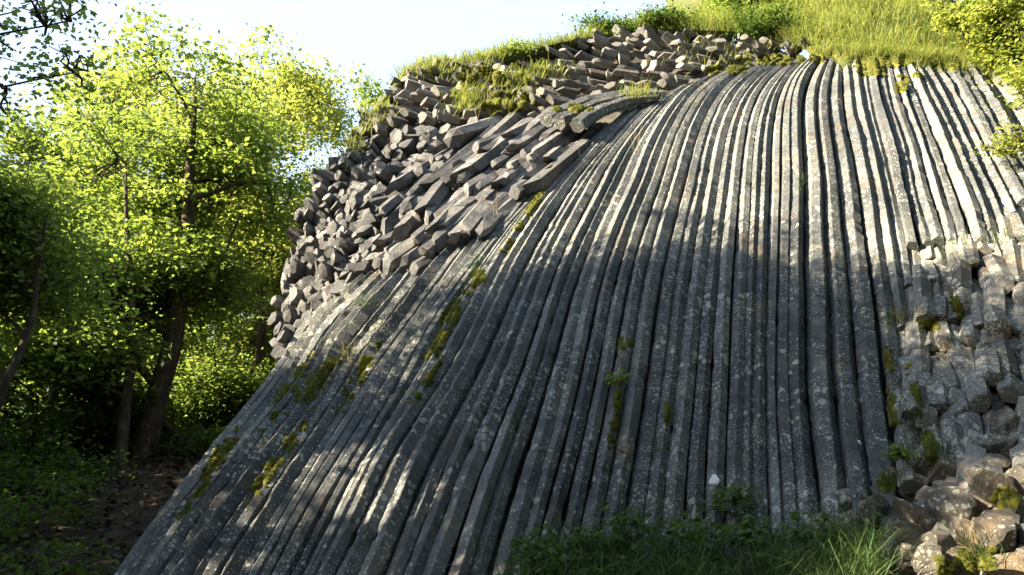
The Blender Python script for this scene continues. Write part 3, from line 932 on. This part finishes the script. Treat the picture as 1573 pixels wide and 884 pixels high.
def moss():
    rg = np.random.RandomState(9)
    # (u, v, half length along the column, half width, direction dx/dv, weight)
    sp = [(700, 478, 24, 12, -.6, 1.6), (735, 428, 10, 10, -.6, .8), (672, 530, 28, 8, -.6, 1.0), (655, 585, 35, 6, -.6, .7), (795, 360, 22, 8, -.6, 1.0), (822, 310, 24, 6, -.6, .5),
          (470, 602, 26, 18, -.75, 1.4), (450, 585, 34, 8, -.75, .9), (500, 570, 22, 10, -.75, .8), (545, 590, 40, 10, -.6, .9), (440, 690, 45, 10, -.65, 1.0), (345, 690, 26, 10, -.75, 1.0),
          (330, 715, 20, 8, -.75, .8), (405, 735, 30, 7, -.65, .8), (560, 560, 30, 8, -.6, .6), (418, 640, 20, 8, -.75, .5), (300, 765, 24, 4, -.75, .4), (945, 640, 40, 6, -.1, .5), (960, 525, 8, 8, 0, .4),
          (1330, 90, 10, 48, 0, 3.0), (1290, 85, 9, 50, 0, 3.0), (1400, 92, 8, 50, 0, 2.0), (1340, 105, 12, 16, 0, 1.2), (1200, 92, 6, 50, -.1, 1.2), (1120, 108, 6, 26, -.1, .8), (1450, 98, 8, 26, 0, 1.2), (1385, 130, 10, 8, 0, .5), (1410, 108, 8, 10, 0, .6),
          (770, 155, 10, 40, 0, 1.6), (880, 168, 4, 22, 0, .6), (760, 120, 12, 40, 0, 1), (1365, 560, 20, 4, .1, .3), (1372, 630, 24, 5, .1, .5), (1405, 600, 30, 5, .2, .5), (1430, 690, 20, 8, .1, .6),
          (1500, 860, 14, 22, 0, 1.0), (1545, 765, 10, 14, 0, .7), (1470, 470, 20, 6, .3, .4), (1360, 745, 12, 10, 0, .6), (1430, 500, 8, 12, 0, .4), (1025, 650, 30, 3, 0, .3), (1450, 870, 12, 8, 0, .6)]
    pts, nrm = [], []
    for (u, v, sl_, sw, sd, wt) in sp:
        for _ in range(int(560 * wt * (2.6 if v < 180 else 1))):
            a = np.clip(rg.normal(0, .5), -1.3, 1.3) * sl_; b = np.clip(rg.normal(0, .5), -1.3, 1.3) * sw
            if vn(np.array([[ (u + b + sd * a) / 9, (v + a) / 14, 0.0]]), 1.0, 4)[0] < -0.15: continue
            loc, n_ = hit(u + b + sd * a, v + a)
            if loc is not None and loc[1] < 13.5: pts.append(loc); nrm.append(n_)
    pts = np.array(pts); nrm = np.array(nrm); n = len(pts)
    # cushions: small low pyramids with a ragged rim
    k = 6
    r = rg.uniform(0.012, 0.032, n) * np.where(pts[:, 1] > 9, 1.7, 1.0)
    t1 = unit(np.cross(nrm, UP + 0.01)); t2 = np.cross(nrm, t1)
    a = np.linspace(0, 2 * math.pi, k, endpoint=False)[None] + rg.uniform(0, 6, n)[:, None]
    rr = r[:, None] * rg.uniform(.7, 1.3, (n, k))
    rim = pts[:, None] - nrm[:, None] * .006 + (np.cos(a) * rr)[..., None] * t1[:, None] + (np.sin(a) * rr)[..., None] * t2[:, None]
    tip = (pts + nrm * (r * .75)[:, None])[:, None]
    V = np.concatenate([rim, tip], 1).reshape(-1, 3)
    o = np.arange(n)[:, None] * (k + 1)
    t = np.concatenate([o + np.array([[j, (j + 1) % k, k]]) for j in range(k)])
    cush = (V, None, t, np.repeat(rg.uniform(0, 1, n), k + 1))
    bl = blades(pts, unit(nrm + UP * .3), np.full(n, 0.035), 0.006, 0.4, 77)
    obj("moss", mesh_of("moss", [cush, bl]), M_MOSS, kind="stuff")
moss()

# ================================================================== TREES AND BUSHES
def tube(pts, rad, m=7):
    pts = np.asarray(pts, float); rad = np.asarray(rad, float); n = len(pts)
    tan = unit(np.gradient(pts, axis=0))
    ref = np.array([1.0, 0.13, 0.07]); a1 = unit(np.cross(tan, ref)); a2 = np.cross(tan, a1)
    ang = np.linspace(0, 2 * math.pi, m, endpoint=False)
    V = pts[:, None] + rad[:, None, None] * (np.cos(ang)[None, :, None] * a1[:, None] + np.sin(ang)[None, :, None] * a2[:, None])
    i = np.arange(n - 1)[:, None] * m; j = np.arange(m)[None]
    a = (i + j).ravel(); b = (i + (j + 1) % m).ravel()
    return V.reshape(-1, 3), np.stack([a, b, b + m, a + m], -1), None, np.zeros(n * m)

def leaves(centers, per, spread, size, seed, flat=0.42):
    """leaf sprays: folded kite-shaped leaves round each centre"""
    rg = np.random.RandomState(seed)
    n = len(centers) * per
    c = np.repeat(centers, per, 0)
    d = rg.normal(0, 1, (n, 3)) * np.array([1, 1, flat]) * spread * np.repeat(rg.uniform(.5, 1.3, len(centers)), per)[:, None]
    p = c + d
    s = size * rg.uniform(.55, 1.3, n)
    ax = unit(rg.normal(0, 1, (n, 3)) * np.array([1, 1, .5]) + np.array([0, 0, -.25]))
    nm = unit(rg.normal(0, .65, (n, 3)) + UP + np.array([-.3, 0, 0]))
    sd = unit(np.cross(ax, nm)); nm = np.cross(sd, ax)
    a = p; b = p + ax * (s * .5)[:, None] + sd * (s * .34)[:, None] + nm * (s * .1)[:, None]
    e = p + ax * s[:, None]; f = p + ax * (s * .5)[:, None] - sd * (s * .34)[:, None] + nm * (s * .1)[:, None]
    V = np.stack([a, b, e, f], 1).reshape(-1, 3)
    o = np.arange(n)[:, None] * 4
    t = np.concatenate([o + np.array([[0, 1, 2]]), o + np.array([[0, 2, 3]])])
    tint = np.repeat(np.clip(np.repeat(rg.uniform(.1, .9, len(centers)), per) * .6 + rg.uniform(0, .4, n), 0, 1), 4)
    return V, None, t, tint

def tree(path, r0, label, seed, crown_c, crown_r, nclus=160, per=70, size=0.084, spread=0.25, mat=M_LEAF, name="broadleaf_tree", limbs=9, extra_paths=(), group=None, shell=0.5, gap=0.12, category="tree"):
    """path: trunk points in the world; crown_c / crown_r: list of ellipsoids (centre, radii) that the sprays fill"""
    rg = np.random.RandomState(seed)
    path = np.array(path, float)
    base = path[0]
    d = np.r_[0, np.cumsum(np.linalg.norm(np.diff(path, axis=0), axis=1))]; d /= d[-1]
    tt = np.linspace(0, 1, 26)
    tr = np.stack([np.interp(tt, d, path[:, k]) for k in range(3)], -1)
    ker = np.ones(5) / 5
    tr = np.stack([np.convolve(np.pad(tr[:, k], 2, mode='reflect', reflect_type='odd'), ker, 'valid') for k in range(3)], -1)
    tr += 0.05 * np.stack([vn(tr, 1.6, seed), vn(tr, 1.6, seed + 1), 0 * tt], -1) * np.linspace(0, 1, 26)[:, None]
    rad = r0 * (1 - tt) ** 0.8 * 0.9 + r0 * 0.1 + r0 * 0.5 * np.exp(-tt * 30)
    parts = [tube(tr, rad, 9)]
    # crown centres
    cen = []
    vol = np.array([np.prod(r) for r in crown_r]); vol = vol / vol.sum()
    for (c, r, f) in zip(crown_c, crown_r, vol):
        k = max(8, int(nclus * f * 1.9))
        q = unit(rg.normal(0, 1, (k, 3))) * (rg.uniform(0, 1, (k, 1)) ** shell) * (1 + 0.28 * np.clip(rg.normal(0, 1, (k, 1)), -1, 2))
        q = np.array(c) + q * np.array(r)
        g_ = vn(q, 1.0, seed % 11) + 0.7 * vn(q, 2.4, 3)
        cen.append(q[g_ > gap] if (g_ > gap).sum() > 3 else q)
    cen = np.concatenate(cen)
    # limbs: from the trunk to sub-centres, then twigs to each spray
    hubs = cen[rg.choice(len(cen), min(limbs, len(cen)), replace=False)]
    hub_nodes = []
    for h in hubs:
        k = rg.randint(8, 22)
        # leave the trunk below the hub
        below = np.where(tr[:, 2] < h[2] - 0.25 * np.linalg.norm(h[:2] - tr[:, :2], axis=1))[0]
        below = below[below >= 5]
        k = int(below[-1]) if len(below) else 6
        k = min(k, 22)
        s = tr[k]; s_ = np.linspace(0, 1, 9)[:, None]
        bow = np.array([0, 0, .18]) * np.linalg.norm(h - s)
        lp = s + (h - s) * s_ + bow * (s_ * (1 - s_)) * 2 + rg.normal(0, .035, (9, 3)) * np.linalg.norm(h - s) * .5 * s_ * (1 - s_) * 4
        parts.append(tube(lp, np.linspace(max(rad[k] * .55, .015), .008, 9), 6))
        hub_nodes.append(lp)
    for ep, er in extra_paths:
        ep = np.array(ep, float)
        dd = np.r_[0, np.cumsum(np.linalg.norm(np.diff(ep, axis=0), axis=1))]; dd /= dd[-1]
        t9 = np.linspace(0, 1, 14)
        lp = np.stack([np.interp(t9, dd, ep[:, k]) for k in range(3)], -1)
        lp += .04 * np.stack([vn(lp, 2, 1), vn(lp, 2, 2), vn(lp, 2, 3)], -1)
        parts.append(tube(lp, np.linspace(er, er * .3, 14), 7)); hub_nodes.append(lp)
    nodes = np.concatenate(hub_nodes + [tr[12:]]) if hub_nodes else tr
    for c in cen:
        dd = np.linalg.norm(nodes - c, axis=1)
        s = nodes[np.argmin(dd)]
        if dd.min() > 0.12:
            s_ = np.linspace(0, 1, 5)[:, None]
            lp = s + (c - s) * s_ + rg.normal(0, .04, (5, 3)) * s_
            parts.append(tube(lp, np.linspace(.011, .003, 5), 4))
    V, q, t, ti = merge(parts)
    root = empty(name, base, label, category, group)
    inv = Matrix.Translation(root.location).inverted()
    o = obj("trunk", mesh_np("trunk", V, quads=q, smooth=True), M_BARK, root); o.matrix_parent_inverse = inv
    o = obj("crown", mesh_of("crown", [leaves(cen, per, spread, size, seed + 3)]), mat, root); o.matrix_parent_inverse = inv
    return root

def A(u, v, y):
    return at(float(u), float(v), np.float64(y))

def gnd(u, y, du=0):
    """foot of a trunk: on the ground under a picture column at distance y"""
    x = (u - 786.5) / F / math.cos(PITCH) * y * 0.985
    return np.array([x, y, float(ground_z(x, y)) - 0.15])

GROUPT = "trees of the grove left of the cliff"
def px(y): return y / F
def ell(u, v, y, ru, rv, ry):
    return A(u, v, y), (ru * px(y), ry, rv * px(y))

def grove_tree(trunk, r0, lab, seed, ells, **kw):
    cc, rr = [], []
    for e in ells:
        c, r = ell(*e); cc.append(c); rr.append(r)
    pts = [A(u, v, y) for (u, v, y) in trunk]
    pts[0][2] = min(pts[0][2], float(ground_z(pts[0][0], pts[0][1]))) - 0.15
    return tree(pts, r0, lab, seed, cc, rr, group=GROUPT, **kw)

grove_tree([(205, 775, 10.2), (222, 690, 10.2), (245, 600, 10.3), (272, 500, 10.4), (285, 400, 10.5), (290, 250, 10.6), (300, 120, 10.7)], 0.17,
    "dark forked broadleaf tree with the thickest trunk, leaning right in the grove", 1,
    [(300, 165, 11, 120, 100, 1.3), (230, 300, 10.8, 110, 100, 1.3), (350, 300, 11, 100, 100, 1.3), (290, 430, 10.8, 120, 70, 1.2), (250, 110, 11, 70, 50, .8), (200, 470, 10.6, 90, 60, 1.0)], nclus=640, per=84, limbs=20,
    extra_paths=[([A(245, 600, 10.3), A(215, 560, 10.1), A(195, 500, 10), A(160, 420, 9.9)], .06), ([A(240, 640, 10.3), A(290, 690, 10.6), A(315, 705, 10.7)], .06), ([A(272, 500, 10.4), A(330, 430, 10.6), A(370, 330, 10.7)], .05)])
grove_tree([(182, 800, 9.6), (186, 700, 9.6), (196, 600, 9.7), (205, 520, 9.8), (200, 400, 9.9), (190, 250, 10)], 0.085,
    "slim straight tree close against the left side of the forked tree", 2, [(150, 260, 10, 110, 120, 1.2), (120, 410, 9.8, 110, 90, 1.1), (100, 540, 9.6, 110, 60, 1.0)], nclus=380, per=84, limbs=12)
grove_tree([(390, 615, 13.5), (400, 540, 13.5), (405, 480, 13.5), (388, 400, 13.6), (395, 300, 13.7), (440, 150, 13.8)], 0.10,
    "slender pale barked tree standing right beside the cliff's left flank", 3, [(445, 140, 14, 70, 80, 1.2), (420, 270, 14, 100, 100, 1.3), (400, 400, 14, 90, 80, 1.1), (495, 190, 14.2, 55, 60, .9), (430, 500, 14, 60, 70, 1.0)], nclus=480, per=84, limbs=14, mat=M_LEAF_Y)
grove_tree([(-40, 700, 6.2), (0, 590, 6.2), (45, 520, 6.3), (55, 440, 6.3), (80, 330, 6.4)], 0.06,
    "crooked small tree leaning in from the left edge of the photo", 4, [(10, 300, 6.6, 90, 90, .8), (40, 430, 6.8, 90, 70, .7), (-60, 380, 6.5, 90, 120, .8)], nclus=190, per=90, limbs=9, size=0.055)
grove_tree([(75, 720, 12.5), (80, 640, 12.5), (85, 520, 12.6), (95, 400, 12.7), (110, 250, 12.8)], 0.09,
    "upright tree half hidden in leaves at the left back of the grove", 5, [(80, 250, 13, 120, 90, 1.4), (60, 390, 13, 130, 90, 1.3), (150, 500, 13, 120, 70, 1.2), (20, 540, 13, 100, 70, 1.2)], nclus=420, per=84, limbs=12)
grove_tree([(330, 690, 15), (335, 600, 15), (340, 500, 15.1), (350, 350, 15.2), (345, 200, 15.3)], 0.10,
    "thin trunked tree at the back of the grove behind the forked tree", 6, [(360, 180, 15.5, 120, 90, 1.5), (340, 330, 15.5, 130, 100, 1.5), (360, 460, 15.5, 130, 90, 1.4), (340, 570, 15.5, 120, 80, 1.3)], nclus=480, per=90, limbs=12, mat=M_LEAF_Y, size=.09, spread=.34)
grove_tree([(520, 500, 16), (520, 420, 16), (530, 300, 16), (540, 200, 16)], 0.08,
    "young tree peeping out behind the rim of the cliff's left flank", 7, [(495, 240, 16, 50, 60, 1.0), (575, 155, 16, 20, 24, .8), (470, 340, 16, 60, 90, 1.3)], nclus=190, per=80, limbs=8)
grove_tree([(130, 700, 17), (130, 600, 17), (140, 400, 17), (150, 200, 17)], 0.10,
    "tall hazy tree farthest back on the left of the grove", 8, [(170, 180, 17, 110, 80, 1.5), (120, 320, 17, 140, 100, 1.5), (230, 400, 17, 140, 90, 1.5), (60, 450, 17, 120, 90, 1.5)], nclus=420, per=90, limbs=12, size=.1, spread=.36, mat=M_LEAF_Y)
# undergrowth under the crowns
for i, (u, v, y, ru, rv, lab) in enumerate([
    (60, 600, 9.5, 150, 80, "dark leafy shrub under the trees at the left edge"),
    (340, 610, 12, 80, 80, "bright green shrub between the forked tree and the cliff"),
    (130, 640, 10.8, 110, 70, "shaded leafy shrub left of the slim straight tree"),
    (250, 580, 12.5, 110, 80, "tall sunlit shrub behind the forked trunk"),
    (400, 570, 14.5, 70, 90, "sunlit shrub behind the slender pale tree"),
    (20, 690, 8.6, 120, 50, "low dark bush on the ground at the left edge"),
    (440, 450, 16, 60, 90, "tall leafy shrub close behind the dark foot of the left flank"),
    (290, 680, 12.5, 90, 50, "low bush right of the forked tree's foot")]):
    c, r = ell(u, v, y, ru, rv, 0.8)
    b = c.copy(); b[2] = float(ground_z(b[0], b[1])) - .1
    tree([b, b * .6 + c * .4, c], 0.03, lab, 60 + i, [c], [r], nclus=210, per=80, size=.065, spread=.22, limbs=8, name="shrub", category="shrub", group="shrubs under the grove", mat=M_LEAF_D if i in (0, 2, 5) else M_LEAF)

# far wood seen through the grove
def far_wood():
    rg = np.random.RandomState(3)
    cs = []
    for _ in range(3400):
        u = rg.uniform(-250, 600); y = rg.uniform(14, 30)
        v = rg.uniform(300, 740)
        if v > 740 or (v < 480 and rg.uniform() < .5): continue
        cs.append(A(u, v, y))
    parts = [leaves(np.array(cs), 60, .42, .11, 8)]
    o = obj("far_woods", mesh_of("far_woods", parts), M_LEAF, kind="stuff")
far_wood()

def unseen_woods():  # unseen leaf mass, added to cut the sky fill and darken right-hand faces
    rg = np.random.RandomState(14)
    cs = []
    while len(cs) < 4600:
        a = math.radians(rg.uniform(48, 235)); d = rg.uniform(9, 15)     # from right of the cliff round behind the camera
        z = rg.uniform(0.3, 23)
        p = np.array([math.sin(a) * d, math.cos(a) * d, z])
        if a < math.radians(60) and z > 14: continue
        cs.append(p)
    obj("sky_blocking_woods", mesh_of("sky_blocking_woods", [leaves(np.array(cs), 34, .55, .34, 15)]), M_LEAF_D, kind="stuff")
unseen_woods()

def sun_blocking_thicket():  # unseen low leaf mass, added to keep the sun off the forest floor
    rg = np.random.RandomState(15)
    n = 3200
    c = np.stack([rg.uniform(-17, -9.0, n), rg.uniform(0, 10.5, n), rg.uniform(0.3, 5.8, n)], -1)
    obj("sun_blocking_thicket", mesh_of("sun_blocking_thicket", [leaves(c, 30, .5, .26, 16)]), M_LEAF_D, kind="stuff")
sun_blocking_thicket()

# tree beside the photographer whose bough hangs into the top left corner
tree([gnd(-420, 4.2), A(-380, 500, 4.2), A(-340, 200, 4.2), A(-300, -100, 4.2), A(-260, -400, 4.3)], 0.12,
     "near tree whose dark leafy bough hangs into the top left corner", 21,
     [A(40, 40, 4.2), A(-40, 130, 4.2), A(-300, -200, 4.2), A(90, 20, 4.3), A(60, 130, 4.4), A(110, 92, 4.5)], [(.22, .3, .2), (.3, .3, .25), (1.3, 1.2, 1.0), (.15, .2, .12), (.24, .2, .12), (.10, .1, .06)],
     nclus=330, per=14, size=.046, spread=.12, gap=-9, mat=M_LEAF, name="overhanging_tree", limbs=10,
     extra_paths=[([A(-340, 150, 4.2), A(-150, 60, 4.2), A(0, 60, 4.2), A(100, 30, 4.3)], .016), ([A(-340, 250, 4.2), A(-120, 130, 4.2), A(20, 140, 4.3), A(110, 110, 4.5)], .014)])

# trees that stand outside the frame on the left, between the low sun and the face
def shade_tree(target, s, ells, lab, seed, **kw):
    cc, rr = [], []
    for (u, v, ss, rad) in ells:
        c = P(float(u), float(v)) + L * ss
        cc.append(c); rr.append(rad)
    top = np.array(cc).mean(0)
    b = top.copy(); b[2] = float(ground_z(b[0], b[1])) - .2
    return tree([b, b * .5 + top * .5 + np.array([.1, .1, 0]), top], .16, lab, seed, cc, rr, **kw)
SHADE = [
  ([(650, 700, 8.5, (1.2, 1.5, 1.3)), (820, 760, 9, (1.2, 1.5, 1.2)), (480, 740, 8, (1.0, 1.3, 1.2)), (900, 880, 9, (1.2, 1.3, .8)), (1100, 880, 9.5, (1.2, 1.3, .8)), (1260, 860, 10, (1.0, 1.2, .7))], "broad tree off to the left that shades the foot of the face"),
  ([(830, 560, 9.5, (1.2, 1.2, 1.0)), (980, 480, 10, (1.2, 1.1, .9)), (1000, 700, 9.5, (1.2, 1.3, 1.2))], "tall tree off to the left that shades the middle columns"),
  ([(1150, 480, 11, (1.2, 1.2, .95)), (1200, 640, 11, (1.3, 1.3, 1.2)), (1050, 400, 11, (1.0, .9, .6))], "second tall tree off to the left that shades the central columns"),
  ([(1320, 520, 12, (1.2, 1.2, 1.0)), (1380, 680, 12, (1.3, 1.3, 1.1)), (1480, 520, 12.5, (1.2, 1.2, .9)), (1440, 640, 12, (.9, .9, .8))], "wide tree off to the left that shades the broken right flank"),
]
for i, (e, lab) in enumerate(SHADE):
    shade_tree(None, 0, e, lab, 80 + i, nclus=260, per=66, size=.095, spread=.23, limbs=12, gap=-.02, mat=M_LEAF, name="shade_tree", group="trees outside the frame that shade the cliff")

# bushes on the crest and at the top right
def bush(u, k, ru, rz, ry, lab, seed, mat, n, size=.06, dz=0.0, name="bush", group="bushes along the crest"):
    g = hill_point(np.float64(u), np.float64(k)).reshape(3)
    c = g + np.array([0, 0, rz * .6 + dz])
    return tree([g - np.array([0, 0, .15]), (g + c) / 2, c], .03, lab, seed, [c], [(ru, ry, rz)], nclus=n, per=70, size=size, spread=.13, limbs=8, mat=mat, name=name, category="bush", group=group)
bush(930, .45, .55, .26, .45, "low dark green bush at the left end of the crest above the loose blocks", 91, M_LEAF_D, 100)
bush(1020, .5, .6, .28, .5, "low dark green bush over the middle of the loose blocks", 92, M_LEAF_D, 100)
bush(1110, .4, .6, .26, .5, "low dark green bush on the crest where the blocks turn small", 93, M_LEAF_D, 100)
bush(1195, .35, .6, .24, .5, "low dark green bush ending above the mossy column heads", 94, M_LEAF_D, 100)
bush(790, .25, .35, .12, .3, "small green bush on the sloping rim left of the blocks", 95, M_LEAF, 50)
bush(1545, .6, .8, .75, .8, "big yellow green bush hanging over the upper right rim", 96, M_LEAF_Y, 260, .07, .1)
bush(1500, 3.0, 1.3, .9, 1.0, "large bright bush higher on the slope in the top right corner", 97, M_LEAF_Y, 260, .08, .2)
bush(1620, 1.2, 1.0, .9, 1.0, "yellow green bush at the very edge of the top right", 98, M_LEAF_Y, 220, .07, .1)
bush(1390, 3.2, 1.2, .7, 1.0, "pale bush on the grassy slope behind the mossy column heads", 99, M_LEAF_Y, 180, .08, .1)
bush(1215, 3.0, .7, .45, .7, "small bush on the skyline just right of the crest's dark bushes", 100, M_LEAF, 120, .08, .1)

for i, (u, k, lab) in enumerate([(1760, .8, "bush on the rim just past the right edge of the photo"), (1950, .8, "outermost bush on the rim past the right edge of the photo")]):
    bush(u, k, 1.1, 1.0, 1.0, lab, 120 + i, M_LEAF_Y, 150, .08, .1)

# seedling on the right flank, small plants on the face, dry stalks
def sprig(u, v, lab, seed, r, n, size, mat, name="seedling", grp=None):
    loc, nor = hit(u, v)
    if loc is None: return
    c = loc + nor * .1 + UP * r * .7
    tree([loc - nor * .03, (loc + c) / 2, c], .006, lab, seed, [c], [(r, r * .8, r * .8)], nclus=n, per=9, size=size, spread=.05, limbs=4, mat=mat, name=name, category="plant", group=grp)
sprig(1560, 262, "small bright green seedling growing on the upper right flank", 111, .30, 40, .05, M_LEAF_Y)
sprig(962, 600, "little leafy plant rooted in a dark gap between two middle columns", 112, .07, 5, .045, M_LEAF)
sprig(1398, 715, "small plant with broad leaves above the rubble", 113, .06, 4, .05, M_LEAF)
sprig(960, 800, "leafy weed standing in the left part of the foot grass", 114, .16, 14, .05, M_LEAF_D)
sprig(1110, 800, "leafy weed rising from the middle of the foot grass", 115, .16, 14, .05, M_LEAF_D)
def stalks():
    rg = np.random.RandomState(2)
    parts = []
    for (u, v, n, h) in [(980, 235, 5, .5), (985, 150, 6, .45), (880, 245, 2, .3), (750, 155, 14, .3), (730, 175, 10, .22), (530, 555, 10, .18), (960, 560, 4, .2), (1010, 700, 4, .2), (1385, 495, 16, .15), (900, 860, 10, .25), (960, 860, 10, .3), (760, 330, 4, .25), (1500, 860, 10, .15)]:
        for _ in range(n):
            loc, nor = hit(u + rg.normal(0, 6), v + rg.normal(0, 4))
            if loc is None: continue
            d = unit(UP + nor * .3 + rg.normal(0, .25, 3))
            s_ = np.linspace(0, 1, 6)[:, None]
            lp = loc + d * h * rg.uniform(.5, 1.1) * s_ + rg.normal(0, .05, 3) * s_ ** 2
            V, q, t, ti = tube(lp, np.linspace(.0035, .0015, 6), 4)
            parts.append((V, q, t, ti + rg.uniform(0, 1)))
    obj("dry_grass", mesh_of("dry_grass", parts), M_DRY, kind="stuff")
stalks()
foot_weeds()

def undergrowth():
    rg = np.random.RandomState(61)
    n = 900
    x = rg.uniform(-9, -2.7, n); y = rg.uniform(5.6, 12, n)
    c = np.stack([x, y, ground_z(x, y) + rg.uniform(.05, .3, n)], -1)
    keep = (vn(c * np.array([1, 1, 0]), .8, 8) > .3) & (x < -0.42 * y - .4 + np.where(y > 8, 1.2, 0))
    c = c[keep]
    obj("undergrowth", mesh_of("undergrowth", [leaves(c, 34, .14, .06, 62)]), M_LEAF_D, kind="stuff")
undergrowth()

# forest litter
def litter():
    rg = np.random.RandomState(6)
    n = 9000
    x = rg.uniform(-9, -2.0, n); y = rg.uniform(4.5, 13, n)
    p = np.stack([x, y, np.zeros(n)], -1)
    p[:, 2] = ground_z(x, y) + .14 * vn(p, .5) + .06 * vn(p, 1.9, 2) + .025 * vn(p, 5.0, 3) + .02
    V, q, t, ti = leaves(p, 1, .01, .07, 9, .2)
    obj("leaf_litter", mesh_np("leaf_litter", V, tris=t, tint=ti), M_LITTER, kind="stuff")
    m = 4000
    x = rg.uniform(-8, -2.2, m); y = rg.uniform(4.6, 9, m); p = np.stack([x, y, np.zeros(m)], -1)
    c = vn(p, .9, 4) > .1; p = p[c]
    p[:, 2] = ground_z(p[:, 0], p[:, 1]) + .14 * vn(np.c_[p[:, :2], 0 * p[:, 0]], .5)
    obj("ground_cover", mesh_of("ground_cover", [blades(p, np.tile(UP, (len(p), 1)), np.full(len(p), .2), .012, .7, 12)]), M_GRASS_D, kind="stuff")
litter()
